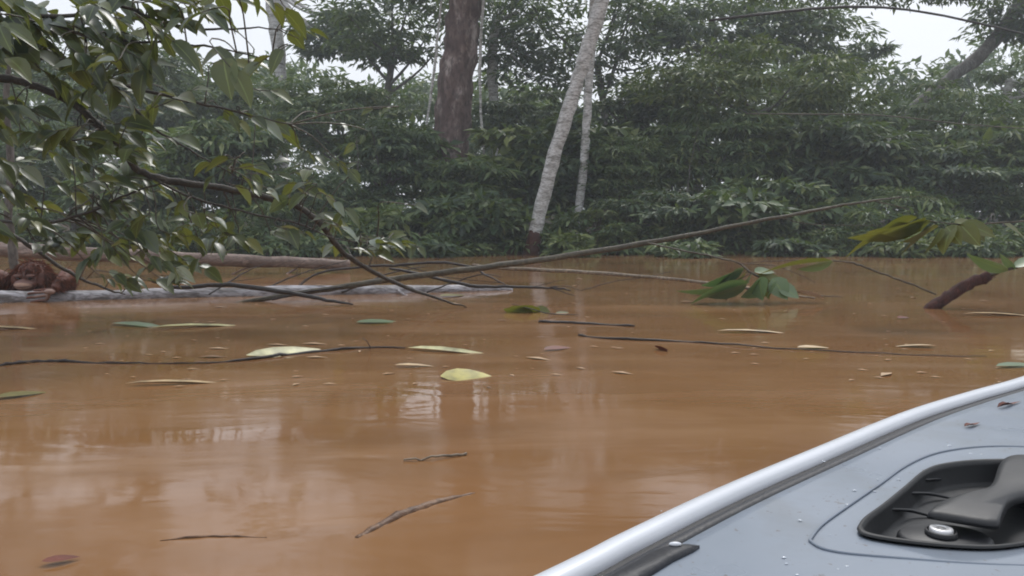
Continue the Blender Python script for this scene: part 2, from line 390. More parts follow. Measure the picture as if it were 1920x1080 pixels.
tree('dark_tree', 'dark green crown right of the slender pale trunk', 'tree', 1210, 230, 110, 70, 29, DK, ncl=70, nper=80, L=.29, seed=32, tr=.2)
tree('edge_tree', 'hazy tall tree beyond the right edge of the wood', 'tree', 2120, 200, 180, 160, 29, MD, ncl=100, nper=80, L=.3, seed=33, tr=.25)
tree('edge_tree', 'dense tree past the left edge of the overhanging branches', 'tree', -220, 190, 200, 170, 27, MD, ncl=100, nper=80, L=.3, seed=34, tr=.25)
G = 'bushes along the far bank'
BU = [(-120,345,150,95,24,DK,'big dark bush at the left end of the far bank'),
 (60,330,140,100,24.5,DK,'dark bush behind the dark stem at far left'),
 (250,380,130,75,23.3,MD,'dull green bush behind the brown fallen trunk'),
 (420,335,120,105,24,MD,'grey green bush behind the tip of the overhanging branches'),
 (590,385,120,66,22.3,DK,'dark bush at the right end of the brown fallen trunk'),
 (725,330,90,105,24,DK,'bluish dark bush left below the massive brown trunk'),
 (870,352,90,48,24,MD,'olive bush covering the foot of the massive brown trunk'),
 (880,415,110,45,22,DK,'deep green bush at the water left of the leaning pale trunk'),
 (1050,330,80,100,25,DK,'shadowy bush seen between the two pale trunks'),
 (1165,330,90,70,24.3,MD,'yellowish bush just right of the slender pale trunk'),
 (1235,415,110,50,22.3,DK,'low dark bush behind the rising middle of the long pole'),
 (1340,310,120,105,25,MD,'tall bush under the yellowish dome tree'),
 (1440,405,110,62,22.6,MD,'dull bush behind the upper part of the long pole'),
 (1570,330,120,110,24.5,DK,'dark bush below the tip of the long pole'),
 (1670,410,110,55,22.4,MD,'speckled bush behind the olive leaf spray'),
 (1790,370,100,95,23.6,DK,'dark bush behind the red brown broken stick'),
 (1930,350,120,110,24,MD,'pale hazy bush at the right end of the far bank'),
 (2100,380,140,90,24,DK,'dark bush past the right end of the far bank')]
for i, (x_, y_, rx, ry, Y, m_, lb) in enumerate(BU):
    tree('bush', lb, 'bush', x_, y_, rx, ry, Y, m_, ncl=[60,85,50,75,95][i%5], nper=[90,60,100,70,52][i%5], L=[.24,.34,.21,.30,.38][(i*3)%5], aspect=[.34,.26,.42,.3,.24][i%5], seed=50+i, tr=.06, group=G, part='stem', limbs=6, cr=.34, depth=1.4)
for i, (x_, y_, rx, ry, Y, lb) in enumerate([(330,300,70,50,25,'pale broad leaved bush half hidden behind the middle of the overhanging branches'),
   (690,430,60,34,21.4,'broad leaved bush by the water right of the arching branch end'), (770,280,55,40,25.5,'bluish broad leaved bush against the left side of the massive brown trunk'),
   (960,300,60,55,25,'light broad leaved bush between the massive brown trunk and the leaning pale trunk'), (1140,300,60,60,24.8,'broad leaved bush touching the slender pale trunk on its right'),
   (1260,300,70,50,25.5,'big leaved bush left below the yellowish dome'), (1390,400,70,40,21.8,'light broad leaved bush just above the middle of the long pole'),
   (1500,290,80,50,25.2,'big leaved bush right below the yellowish dome'), (1640,300,80,60,25,'light big leaved bush above the tip of the long pole'), (1850,300,80,60,25,'pale broad leaved bush beside the blurred pale trunk at far right')]):
    tree('broadleaf_bush', lb, 'bush', x_, y_, rx, ry, Y, FR if i % 2 else MD, ncl=26, nper=30, L=.46, aspect=.5, seed=150+i, tr=.05, group='broad leaved bushes in the wood', part='stem', limbs=5, cr=.42, depth=1.0)
# low branches reaching out over the water line
for i, (x_, y_, rx, Y, lb) in enumerate([(560,462,60,19.8,'leafy clump standing in the water behind the brown fallen trunk'), (800,470,46,19.6,'low leafy clump in the water left of the leaning pale trunk'),
   (1075,466,40,19.9,'low leafy clump in the water between the pale trunks and the long pole'), (1290,472,54,19.4,'low leafy clump in the water under the middle of the long pole'),
   (1480,468,60,19.8,'low leafy clump in the water under the upper part of the long pole'), (1690,470,50,19.6,'low leafy clump in the water behind the olive leaf spray'), (1850,468,60,19.7,'low leafy clump in the water left of the far right edge')]):
    tree('shrub', lb, 'shrub', x_, y_, rx, 16+4*(i%3), Y, [MD,DK,FR][i%3], ncl=16, nper=46, L=.26, seed=180+i, tr=.03, group='low shrubs standing in the water', part='stem', limbs=5, cr=.42, depth=.6)
# bright fronded plants on the bank
def frond_plant(px, py, Y, n, L, label, seed, m=FR):
    rng = np.random.default_rng(seed); c = P(px, py, Y); base = Vector((c.x, Y+.3, -.1))
    t = thing('fronded_plant', label, 'plant', (base.x, base.y, 0), 'fronded plants on the bank')
    st = MB(); sets = []
    for i in range(n):
        a = rng.uniform(0, 2*math.pi); out = Vector((math.cos(a), -abs(math.sin(a))*.8, 0))
        top = Vector((c.x+out.x*.15, c.y+.2, c.z-.1+rng.uniform(-.15,.15))); e = top+out*L+Vector((0,0,rng.uniform(-.15,.2)))
        mid = top.lerp(e,.5)+Vector((0,0,.12)); st.tube([base, top, mid, e], [.02,.012,.008,.004], 4, 3)
        k = 14; tt = np.linspace(.25,1,k); Pp = np.array([tuple(top.lerp(e, q)+Vector((0,0,.12*math.sin(q*3.1)))) for q in tt])
        for s in (-1,1):
            sd = np.array([-out.y, out.x, 0])*s
            D = np.tile(sd+np.array(out)*.5-np.array([0,0,.25]), (k,1))+rng.normal(size=(k,3))*.1
            Ll = L*.42*np.sin(tt*2.6+.3)+.04; sets.append(leaves(Pp, D, np.tile([0.,-.2,1.],(k,1)), Ll, Ll*.26, T_FAR))
    st.build('stem', M['twig'], t); leaf_mesh('foliage', sets, m, t)
for i, (q, lb) in enumerate([([(1283,470,23),(1286,400,23),(1290,350,23),(1296,300,23),(1310,240,23)],'thin grey sapling stem in front of the dome tree'),
  ([(1548,470,23.4),(1556,400,23.4),(1566,350,23.4),(1560,300,23.4)],'thin grey sapling stem right of the dome tree'),
  ([(670,470,23),(668,380,23),(672,300,23),(664,240,23)],'thin dark sapling stem left of the massive brown trunk')]):
    mb = MB(); rr_ = .022; mb.tube([P(*a) for a in q], [rr_, rr_*.4], 7, 5, .01, random.Random(i))
    tag(mb.build('sapling' if i < 3 else 'dead_branch', M['bark_grey']), lb, 'sapling' if i < 3 else 'branch')
for i, a in enumerate([(1190,385,21.6,8,.55,'light green fronded plant right of the slender pale trunk'),
  (1160,436,20.9,8,.55,'low light green fronded plant just above the long pole'),
  (900,472,20.6,9,.4,'small fronded plant at the water left of the leaning trunk foot'),
  (930,385,21.8,6,.5,'olive fronded plant left of the leaning pale trunk'),
  (620,455,20.9,9,.5,'fronded plant above the right end of the brown fallen trunk'),
  (1520,395,21.6,6,.5,'greyish fronded plant under the upper part of the long pole'),
  (760,460,20.9,7,.45,'drooping fronded plant at the water right of the hanging branch'),
  (1345,465,20.6,7,.4,'dull fronded plant at the water under the long pole'),
  (1120,405,21.2,8,.5,'fresh fronded plant between the pale trunks and the long pole'),
  (1265,375,21.8,8,.55,'fresh fronded plant above the long pole below the dome tree'),
  (700,440,21,8,.5,'bright fronded plant right of the arching branch end'),
  (820,430,21,7,.5,'dull fronded plant below the massive brown trunk'),
  (1600,455,20.8,8,.5,'fronded plant at the water behind the olive leaf spray'),
  (1720,380,22,8,.55,'pale fronded plant above the olive leaf spray'),
  (1430,470,20.6,7,.4,'small fronded plant at the water right of the dull one'),
  (1060,455,20.7,7,.4,'small fronded plant at the water right of the leaning trunk foot')]): frond_plant(*a[:5], a[5], 90+i)
#@@FOREGROUND@@
# ================================================================ FLOATING WOOD
rd = random.Random(77)
def stick(name, label, cat, pts, rad, m, forks=(), seg=8, jit=.003, group=None, part='stem', z=None):
    """pts: (px,py,Y) or (px,py) lying on the water; forks: (pts, rad) twigs"""
    cv = lambda q: [P(*a) if len(a) == 3 else W(a[0], a[1], .006) for a in q]
    pp = cv(pts)
    if not forks:
        mb = MB(); mb.tube(pp, rad, seg, 5, jit, rd)
        return tag(mb.build(name, m), label, cat, group)
    t = thing(name, label, cat, tuple(pp[0]), group)
    mb = MB(); mb.tube(pp, rad, seg, 5, jit, rd); mb.build(part, m, t)
    for q, r in forks:
        mb = MB(); mb.tube(cv(q), r, 6, 5, jit*.6, rd); mb.build('twig', m, t)
    return t
stick('fallen_log', 'pale lavender grey log lying half sunk with the ape holding its left end', 'log',
      [(-420,568,7.8),(-150,565,8.0),(0,562.5,8.2),(150,560,8.45),(400,553,8.87),(700,547.5,9.25),(880,544,9.6),(960,545,9.75)],
      [.10,.095,.088,.085,.082,.074,.062,.03], M['log_pale'], seg=16, jit=.004,
      forks=[([(655,546,9.2),(655,536,9.15),(668,530,9.1)], [.022,.012]), ([(745,543,9.3),(752,549,9.1),(768,556,9.0)], [.018,.008])], part='log_body')
stick('toppled_tree', 'long straight brown fallen trunk above the water behind the ape', 'log',
      [(-420,425,11.4),(-150,449,11.7),(0,467,12),(200,478,12.3),(400,487,12.8),(560,493,13.2),(655,497,13.5)],
      [.125,.12,.118,.108,.10,.09,.082], M['log_brown'], seg=16, jit=.004,
      forks=[([(470,500,13.0),(440,512,12.9),(408,527,12.6)], [.018,.008]), ([(555,504,13.2),(530,518,12.8),(503,533,12.1)], [.018,.009])], part='trunk_body')
stick('long_pole', 'long thin pole rising from the water to its tip high on the right', 'branch',
      [(430,572,8.2),(520,556,8.3),(640,538,8.4),(760,520,8.5),(860,507,8.5),(1000,489,8.6),(1200,458,8.7),(1400,419,8.8),(1580,385,8.9),(1690,369,9)],
      [.02,.026,.03,.033,.034,.034,.028,.021,.014,.006], M['twig'], seg=10, jit=.003,
      forks=[([(1640,377,8.95),(1680,386,8.9),(1708,396,8.9)], [.007,.003]),
             ([(1460,407,8.8),(1520,420,8.8),(1660,423,8.85)], [.005,.003]),
             ([(1660,374,8.95),(1720,368,9),(1760,372,9.1)], [.004,.002])], part='pole')
t = stick('hanging_twig', 'thin bent twig with broad green leaves trailing in the water right of centre', 'branch',
      [(1215,456,8.6),(1280,470,8.5),(1335,480,8.4),(1385,494,8.3),(1410,512,8.2),(1450,530,8.2),(1500,548,8.2),(1580,557,8.25)],
      [.009,.009,.009,.009,.012,.010,.008,.003], M['twig'], forks=[([(1385,494,8.3),(1460,500,8.25),(1530,530,8.2)], [.006,.003]), ([(1410,512,8.2),(1350,540,8.3),(1300,556,8.4)], [.006,.004])])
for q, rr_, fk, lb in [
   ([(392,552,8.6),(430,528,8.8),(470,505,9),(500,494,9.1)], [.009,.008,.006,.003], [([(430,528,8.8),(470,524,8.8),(498,520,8.8)],[.004,.002])], 'thin dark twig leaning left of the arched black branch'),
   ([(500,540,9),(540,522,9.1),(590,505,9.2),(652,488,9.3)], [.009,.008,.006,.003], [([(555,517,9.1),(560,500,9.1),(572,488,9.1)],[.004,.002])], 'thin twig crossing behind the arched black branch'),
   ([(640,548,8.8),(690,530,8.9),(730,512,9),(800,500,9.1)], [.012,.011,.008,.004], [([(700,526,8.9),(742,530,8.9),(775,540,8.9)],[.005,.003])], 'short dark branch tangled at the crossing of the long pole and the arching branch'),
   ([(800,548,9),(850,530,9.1),(905,514,9.1),(940,520,9)], [.009,.008,.006,.003], [], 'thin bent twig under the middle of the long pole'),
   ([(1090,545,8.7),(1150,528,8.8),(1210,520,8.8),(1262,508,8.8)], [.004,.004,.003,.002], [], 'hair thin twig right of the splayed dark branch')]:
    stick('tangled_twig', lb, 'twig', q, rr_, M['twig_dark'], forks=fk)
def leafset(items, m, name='leaf', parent=None, tpl=None):
    """items: (base px,py,Y),(tip px,py,Y),width m,tilt deg, curl"""
    for k, (a, b_, wd, tilt) in enumerate(items):
        A, B = (P(*q) if len(q) == 3 else W(q[0], q[1], .012) for q in (a, b_))
        D = (B-A); L = D.length; D.normalize()
        Sd = D.cross(Vector((0,0,1))).normalized(); Nn = Sd.cross(D)
        if Nn.z < 0: Nn = -Nn
        Nn = Matrix.Rotation(R(tilt), 3, D) @ Nn
        if Nn.y > 0 and abs(tilt) > 30: Nn = -Nn
        s = leaves(np.array([tuple(A)]), np.array([tuple(D)]), np.array([tuple(Nn)]), np.array([L]), np.array([wd]), tpl or T_MID)
        leaf_mesh(name, [s], m, parent, uv=True)
leafset([((1395,505,8.2),(1322,545,8.0),.20,45), ((1405,528,8.15),(1272,562,8.1),.15,35), ((1410,512,8.15),(1372,562,8.0),.16,50),
         ((1440,525,8.1),(1395,562,8.0),.22,60), ((1450,530,8.05),(1440,564,7.95),.24,55), ((1380,505,8.2),(1350,552,8.05),.22,55), ((1460,535,8.1),(1500,556,8.0),.16,40), ((1400,535,8.0),(1330,566,7.95),.18,40), ((1392,506,8.25),(1335,530,8.1),.24,25), ((1425,520,8.0),(1425,563,7.9),.26,60), ((1448,522,8.1),(1478,560,8.0),.20,50), ((1405,530,7.95),(1290,556,8.0),.20,30), ((1415,510,8.2),(1455,505,8.3),.12,30)], M['leaf_green'], parent=t)
leafset([((1400,506,8.3),(1350,560,8.15),.17,40), ((1420,515,8.2),(1505,548,8.15),.16,40), ((1430,520,8.2),(1440,560,8.1),.13,50)], M['leaf_olive'], parent=t)
leafset([((1545,560,8.1),(1480,538,8.2),.09,25)], plain('leaf_bleached', (.55,.47,.38), .6), parent=t)
stick('thin_branch', 'light brown rod dipping right to the trailing green leaves', 'branch',
      [(885,497,9.3),(940,503,9.2),(1100,511,9.0),(1320,530,8.6),(1470,552,8.3),(1530,559,8.2)], [.018,.02,.021,.018,.011,.006], M['twig_pale'])
stick('dark_branch', 'black arched branch crossing the pale log near its middle', 'branch',
      [(285,528,8.3),(340,539,8.3),(430,534,8.3),(540,549,8.1),(600,560,8.0),(662,571,7.8)], [.012,.02,.026,.024,.020,.008], M['twig_dark'],
      forks=[([(510,562,8.2),(570,548,8.25),(640,538,8.35)], [.012,.012])])
stick('dark_branch', 'forked dark branch ending in splayed twigs right of the pale log', 'branch',
      [(730,503,8.9),(790,515,8.9),(880,535,8.85),(960,538,8.8),(1040,540,8.7),(1070,545,8.6)], [.012,.018,.02,.016,.012,.006], M['twig_dark'],
      forks=[([(1035,540,8.7),(1062,550,8.6),(1078,554,8.5)],[.007,.003]), ([(1030,539,8.7),(1060,536,8.7),(1088,545,8.65)],[.006,.002]), ([(1000,538,8.7),(1040,528,8.7),(1060,526,8.7)],[.004,.002])])
stick('dark_branch', 'bent dark twig arching above the middle of the long pole', 'branch',
      [(562,536,9.1),(600,512,9.2),(680,500,9.3),(740,498,9.3),(820,492,9.3),(880,500,9.2),(915,518,9.0),(948,534,8.9)], [.008,.012,.014,.016,.016,.014,.01,.005], M['twig_dark'],
      forks=[([(600,512,9.2),(575,522,9.1),(560,534,9.0)],[.006,.003]), ([(700,498,9.3),(760,500,9.3),(840,520,9.2),(940,530,9.1)],[.006,.004])])
t = thing('broken_stump', 'red brown broken stick poking out of the water at right with a snapped top', 'stick', tuple(W(1748,578)))
mb = MB(); mb.tube([P(1725,592,7.62),P(1750,575,7.6),P(1785,552,7.6),P(1822,530,7.6),P(1852,517,7.6)], [.05,.055,.055,.05,.052], 12, 5, .004, rd, flute=.06)
for dx, dy in ((10,-6),(16,2),(6,6)): mb.tube([P(1845,520,7.6),P(1852+dx,517+dy,7.6)], [.022,.003], 5, 2)
mb.build('stick_body', M['stump'], t)
mb = MB(); mb.tube([P(1850,520,7.6),P(1880,508,7.55),P(1925,497,7.5),P(1990,480,7.45)], [.022,.016,.010,.006], 8, 5, .002, rd); mb.build('branch', M['twig'], t)
mb = MB(); mb.tube([P(1755,552,7.6),P(1700,530,7.6),P(1640,508,7.6),P(1600,494,7.6),P(1575,490,7.6),P(1500,488,7.7),P(1400,492,7.8)], [.008,.009,.009,.010,.006,.005,.003], 7, 5, .003, rd); mb.build('branch', M['twig'], t)
leafset([((1890,508,7.5),(1815,486,7.4),.13,35), ((1900,500,7.5),(1960,478,7.4),.14,30), ((1905,505,7.5),(1870,478,7.6),.12,40), ((1925,497,7.5),(1990,505,7.4),.14,30)], M['leaf_green'], parent=t)
leafset([((1560,489,7.6),(1420,494,7.5),.07,15)], M['leaf_olive'], parent=t)
leafset([((1562,490,7.6),(1500,512,7.5),.11,50)], M['leaf_green'], parent=t)
# olive spray hanging in from the right
t = thing('leaf_spray', 'olive yellow drooping leaves hanging in front of the far bank at right', 'branch', tuple(P(1990,400,6.6)))
mb = MB(); mb.tube([P(2400,260,6.9),P(2150,360,6.7),P(2000,405,6.6),P(1880,418,6.5),P(1800,420,6.5),P(1735,415,6.5),P(1690,420,6.5)], [.022,.016,.010,.007,.005,.004,.002], 6, 5, .003, rd)
mb.tube([P(1800,420,6.5),P(1765,440,6.45),P(1735,455,6.4)], [.004,.002], 5, 4); mb.build('twig', M['twig'], t)
leafset([((1745,414,6.5),(1600,462,6.4),.17,45), ((1735,412,6.5),(1665,448,6.3),.16,50), ((1750,420,6.45),(1700,462,6.3),.15,40), ((1765,428,6.4),(1740,482,6.3),.15,35),
         ((1775,425,6.4),(1800,455,6.2),.13,40), ((1800,420,6.5),(1836,458,6.3),.14,50), ((1805,418,6.5),(1872,440,6.4),.14,45), ((1720,408,6.5),(1640,430,6.6),.13,30),
         ((1790,418,6.5),(1850,418,6.6),.11,30), ((1990,405,6.6),(1960,440,6.4),.13,40), ((1700,418,6.5),(1575,470,6.6),.14,25), ((1760,424,6.5),(1680,470,6.5),.17,30), ((1730,418,6.5),(1625,446,6.7),.16,35), ((1785,424,6.4),(1762,470,6.2),.15,25), ((1812,420,6.5),(1868,425,6.7),.13,25), ((1815,420,6.6),(1850,450,6.5),.13,30), ((1880,418,6.5),(1930,445,6.5),.13,30)], M['leaf_olive'], parent=t)
# ---- flat things afloat
def strip(name, label, cat, p0, p1, wd, tilt, m, group=None):
    leafset([(p0, p1, wd*.8, tilt)], m, name, None, T_FLAT); o = bpy.context.scene.collection.objects[-1]
    return tag(o, label, cat, group)
M['straw'] = plain('straw', (.42,.31,.17), .5, 0, .3, .4, 9); M['cream'] = plain('cream_leaf', (.44,.42,.23), .45, 0, .4, .45, 9)
M['yellow'] = plain('yellow_leaf', (.33,.29,.06), .45, 0, .4, .45, 11); M['rust'] = plain('rust_leaf', (.12,.03,.015), .6, 0, .4); M['drab'] = plain('drab_leaf', (.14,.12,.03), .6, 0, .4)
strip('floating_leaf', 'rounded yellow green leaf floating alone in the lower middle', 'leaf', (826,705), (930,702), .22, 12, M['yellow'])
strip('floating_leaf', 'broad cream yellow leaf curled along the dark twig', 'leaf', (462,666), (628,650), .12, 26, M['cream'])
strip('floating_leaf', 'long narrow pale leaf right of the broad cream one', 'leaf', (765,652), (952,662), .075, 12, M['cream'])
strip('floating_leaf', 'long thin cream blade floating left of centre above the dark twig', 'leaf', (285,614), (506,605), .065, 10, M['cream'])
strip('floating_leaf', 'dull green leaf beside the thin cream blade', 'leaf', (210,606), (330,612), .15, 4, M['leaf_green'])
strip('floating_leaf', 'dull green leaf low in the water below the dark branch end', 'leaf', (668,604), (760,600), .2, 4, M['leaf_green'])
strip('floating_leaf', 'pale flat leaf floating at right with a dark stalk', 'leaf', (1755,648), (1668,646), .10, 4, M['straw'])
strip('floating_leaf', 'small pale leaf left of the stalked pale leaf', 'leaf', (1495,651), (1560,649), .09, 4, M['straw'])
strip('floating_leaf', 'small dark red curled leaf by the thin stick at right', 'leaf', (1252,656), (1225,650), .06, 50, M['rust'])
strip('floating_leaf', 'brown scrap of leaf just under the broken stick', 'leaf', (1683,596), (1706,593), .06, 20, M['rust'])
strip('floating_leaf', 'reddish sliver of leaf below the long thin stick', 'leaf', (1020,655), (1075,648), .08, 14, M['rust'])
strip('floating_leaf', 'drab brown leaf at the left edge of the open water', 'leaf', (-10,745), (94,730), .10, 6, M['drab'])
strip('floating_leaf', 'dark brown leaf drifting in the bottom left corner', 'leaf', (78,1052), (152,1040), .04, 6, M['rust'])
strip('floating_leaf', 'green blade at the right edge above the boat', 'leaf', (1868,686), (1960,680), .09, 8, M['leaf_green'])
strip('floating_leaf', 'olive leaf lying just past the pale log end', 'leaf', (825,555), (885,551), .2, 5, M['drab'])
strip('floating_leaf', 'short pale pink sliver left of the rounded yellow leaf', 'leaf', (740,684), (818,683), .05, 4, M['straw'])
strip('floating_reed', 'long pale reed along the left edge under the pale log', 'reed', (-60,615), (115,613), .07, 4, M['straw'])
strip('floating_reed', 'straight straw coloured reed right of centre', 'reed', (1345,620), (1520,622), .06, 4, M['straw'])
strip('floating_reed', 'pale reed under the broken stick near the right edge', 'reed', (1805,588), (1990,591), .06, 4, M['straw'])
strip('floating_reed', 'wide faded reed in the left open water', 'reed', (235,719), (462,711), .05, 3, M['straw'])
t = thing('leaf_clump', 'dark olive clump of soaked leaves on a twig in the middle of the water', 'leaves', tuple(W(985,588)))
leafset([((1015,586,7.3),(945,587,7.2),.20,48), ((1000,585,7.25),(955,580,7.3),.15,40), ((1000,580,7.3),(1035,590,7.2),.12,40), ((1040,588,7.2),(1082,588,7.2),.07,20)], M['leaf_olive'], parent=t)
mb = MB(); mb.tube([W(960,570,.06),W(1000,580,.05),W(1030,588,.02),W(1085,590,.01)], [.003,.005,.005,.003], 5, 4); mb.build('twig', M['twig_dark'], t)
stick('floating_twig', 'long dark twig floating at left with its tip by the cream leaf', 'twig',
      [(-60,688),(0,684),(60,678),(120,677),(200,680),(280,680),(380,680),(480,672),(560,662),(690,651),(760,652)], [.008,.009,.009,.009,.007,.004,.004,.009,.010,.008,.003], M['twig_dark'],
      forks=[([(695,651),(688,640,4.9),(680,634,4.9)],[.004,.002])])
stick('floating_stick', 'straight dark stick floating just right of centre', 'stick', [(1010,603),(1090,606),(1190,611)], [.012,.012,.008], M['twig_dark'])
stick('floating_stick', 'long thin dark stick slanting right across the open water', 'stick', [(1085,628),(1150,635),(1290,640),(1450,652),(1700,664),(1850,668)], [.008,.009,.007,.004,.003,.002], M['twig_dark'])
stick('floating_stick', 'small straw stick in the lower middle of the water', 'stick', [(757,862),(820,858),(875,850)], [.003,.004,.005], M['twig_pale'])
M['sunk'] = bark('sunk_wood', (.11,.052,.024), (.16,.078,.033), (.20,.10,.045), (5,5,5), .3, .5)
stick('sunken_stick', 'rough brown stick barely showing in the muddy water at lower middle', 'stick', [(668,1004),(705,985),(760,958),(820,938),(890,920)], [.006,.012,.016,.014,.004], M['sunk'], jit=.0015).location = (0,0,-.009)
stick('sunken_stick', 'thin dark stick just at the surface along the lower left', 'stick', [(300,1010),(360,1004),(430,1002),(500,1004)], [.001,.004,.0035,.001], M['sunk'], jit=.0008).location = (0,0,-.0055)
# scattered flecks: bits nobody would count
rng = np.random.default_rng(5); n = 420
px = rng.uniform(-200, 2100, n); py = 486+ (rng.uniform(0,1,n)**1.5)*240
Q = np.array([tuple(W(a, b_, .006)) for a, b_ in zip(px, py)]); th = rng.normal(size=n)*.5
D = np.stack([np.cos(th), np.sin(th), np.zeros(n)], 1); L = rng.uniform(.02,.075,n)*(1+(rng.random(n)<.08)*1.5)
o = leaf_mesh('floating_litter', [leaves(Q, D, np.tile([0,0,1.],(n,1)), L, L*.3, (T_FAR[0]*[1,1,.3], T_FAR[1]))], leafmat('litter', [(0,(.12,.065,.03)),(.3,(.32,.2,.10)),(1,(.50,.36,.22))], .6, 0), None)
tag(o, 'tiny bits of leaf litter and foam on the water', kind='stuff')

# ================================================================ OVERHANGING TREE (upper left, near)
def overhang():
    rd = random.Random(41); rng = np.random.default_rng(41)
    t = thing('overhanging_tree', 'near tree with long arching branches and glossy leaves hanging in from the left', 'tree', tuple(P(-260,540,6.4)))
    mains = [
     ([(-260,560,6.4),(-240,380,6.4),(-230,150,6.2),(-200,-150,6)], [.12,.10,.08,.05]),
     ([(-230,150,6.2),(-100,150,6),(0,146,5.9),(60,160,5.9),(130,190,5.9),(180,232,5.9),(235,290,6.0),(280,330,6.1),(400,350,6.3),(500,370,6.5),(560,388,6.6),(605,425,6.7),(640,470,6.9),(700,510,7.2),(780,545,7.5),(875,577,7.68)],
      [.045,.035,.029,.028,.028,.028,.027,.027,.026,.026,.025,.025,.024,.021,.016,.006]),
     ([(-240,380,6.4),(-100,400,6.8),(0,430,7.2),(60,464,7.3),(130,512,7.45),(190,538,7.6),(235,552,7.7)], [.03,.022,.02,.019,.016,.012,.006]),
     ([(-220,50,6.1),(-60,90,5.8),(100,110,5.7),(150,122,5.7),(210,154,5.7),(350,188,5.8),(450,212,5.9),(560,238,6)], [.03,.022,.016,.014,.012,.010,.007,.003]),
     ([(210,154,5.7),(250,198,5.7),(290,242,5.8),(390,300,5.9),(480,350,6)], [.01,.01,.009,.006,.003]),
     ([(-200,-50,6),(0,15,5.6),(120,30,5.5),(220,10,5.5),(300,40,5.6),(400,55,5.7),(500,52,5.8),(560,72,5.8)], [.03,.02,.014,.012,.010,.008,.005,.003]),
     ([(-60,90,5.8),(60,40,5.5),(180,72,5.4),(300,80,5.5),(400,88,5.6),(530,120,5.7)], [.014,.012,.010,.008,.006,.003]),
     ([(280,330,6.1),(360,370,6.1),(450,395,6.2),(560,420,6.4),(640,450,6.5),(740,455,6.6)], [.01,.009,.008,.007,.005,.003]),
     ([(-100,400,6.8),(60,420,6.3),(160,400,6.1),(240,365,6),(330,335,6)], [.016,.013,.01,.008,.004]),
     ([(-10,355,6.5),(30,372,6.5),(70,392,6.6)], [.008,.007,.004]),
     ([(-100,-60,5.6),(100,-40,5.5),(300,-15,5.6),(420,-5,5.7),(560,-8,5.8)], [.014,.012,.01,.007,.004]),
    ]
    samples = []; tr = MB()
    for i, (pts, rad) in enumerate(mains):
        pp = [P(*a) for a in pts]
        (tr if i == 0 else None)
        if i == 0: pp[0].z = -.4; tr.tube(pp, rad, 12, 6, .004, rd); tr.build('trunk', M['bark_grey'], t)
        else:
            mb = MB(); mb.tube(pp, rad, 8, 6, .004, rd); mb.build('branch', M['limb'], t)
        for a, b_ in zip(pp[:-1], pp[1:]):
            for k in range(6): samples.append(a.lerp(b_, k/6))
    sarr = np.array([tuple(s) for s in samples])
    # (px,py,rx,ry,twigs,Y,leaf length,leaves per twig)
    CL = [(60,20,110,40,20,5.6,.24,7),(200,20,110,35,20,5.6,.23,7),(320,18,70,26,9,5.7,.22,5),(290,80,80,32,11,5.6,.23,5),(440,105,70,14,4,5.7,.25,3),(440,2,70,8,5,5.8,.2,4),
          (60,110,100,50,22,5.7,.25,7),(180,100,90,45,15,5.6,.24,6),(60,215,90,45,14,5.9,.24,6),(130,265,70,40,10,6,.23,6),(290,180,70,22,4,5.8,.22,3),(450,228,60,16,4,5.9,.2,3),
          (250,260,60,30,5,6,.22,4),(60,330,90,40,10,6.3,.22,6),(200,320,60,25,6,6,.22,4),(270,345,50,20,4,6.3,.18,4),(420,320,50,20,4,6.1,.22,2),(520,345,50,18,5,6.3,.2,3),
          (120,410,120,35,16,6.4,.2,6),(280,400,90,35,11,6.2,.18,5),(400,420,80,24,8,6.3,.18,4),(480,440,70,24,6,6.3,.18,4),(300,460,90,28,16,6.4,.2,6),(180,455,90,20,12,6.6,.19,6),
          (590,390,60,22,4,6.5,.19,3),(650,455,60,14,6,6.6,.19,4),(700,208,30,10,1,6.1,.2,2),(600,215,20,6,1,6.1,.2,1),(720,378,26,8,1,6.6,.2,1),(250,520,60,14,5,7.0,.2,4),(560,40,40,22,3,5.9,.18,3),(560,300,50,30,3,6.2,.18,3),(660,330,40,20,2,6.4,.17,2),(740,455,36,10,3,6.7,.18,3),(690,270,30,14,1,6.3,.18,2),(520,170,30,10,1,6,.2,2),(-120,150,120,150,50,5.8,.24,7),(-110,380,110,70,24,6.3,.22,6),(320,498,60,12,5,6.8,.18,4),(640,410,40,14,3,6.6,.18,2)]
    tw = MB(); PP, DD, NN, LL = [], [], [], []
    for (cx, cy, rx, ry, n, Y, L, k) in CL:
        for _ in range(max(1, round(n*(.52 if n > 6 else 1)))):
            a = rng.uniform(0, 6.28); r = rng.uniform(0,1)**.5
            c = P(cx+math.cos(a)*r*rx*1.12, cy+math.sin(a)*r*ry*1.25, Y+rng.normal()*.35)
            d = Vector((1, rng.normal()*.55, -.22+rng.normal()*.38)); 
            if rng.random() < .2: d.x *= -.6
            d.normalize(); ln = L*rng.uniform(.9,1.7)
            a0 = c-d*ln*.5; a1 = c+d*ln*.5
            dist = np.linalg.norm(sarr-np.array(a0), axis=1)+.6*np.maximum(0, sarr[:,0]-a0.x); s0 = Vector(sarr[int(dist.argmin())])
            tw.tube([s0, s0.lerp(a0,.5)+Vector((0,0,.04)), a0, a1], [.006,.005,.004,.002], 4, 3)
            for j in range(k):
                q = (j+.5)/k; side = 1 if j % 2 else -1
                pnt = a0.lerp(a1, q if k > 1 else 1)
                pd = Vector((d.x, d.y, 0)).cross(Vector((0,0,1)))*side
                dd = d*.9+pd*.75+Vector((0,0,-.35+rng.normal()*.22))
                if j == k-1: dd = d+Vector((0,0,-.2))
                PP.append(tuple(pnt)); DD.append(tuple(dd)); LL.append(L*rng.uniform(.45,1.1))
                NN.append((rng.normal()*.4, -.45+rng.normal()*.45, 1))
    tw.build('twig', M['twig'], t)
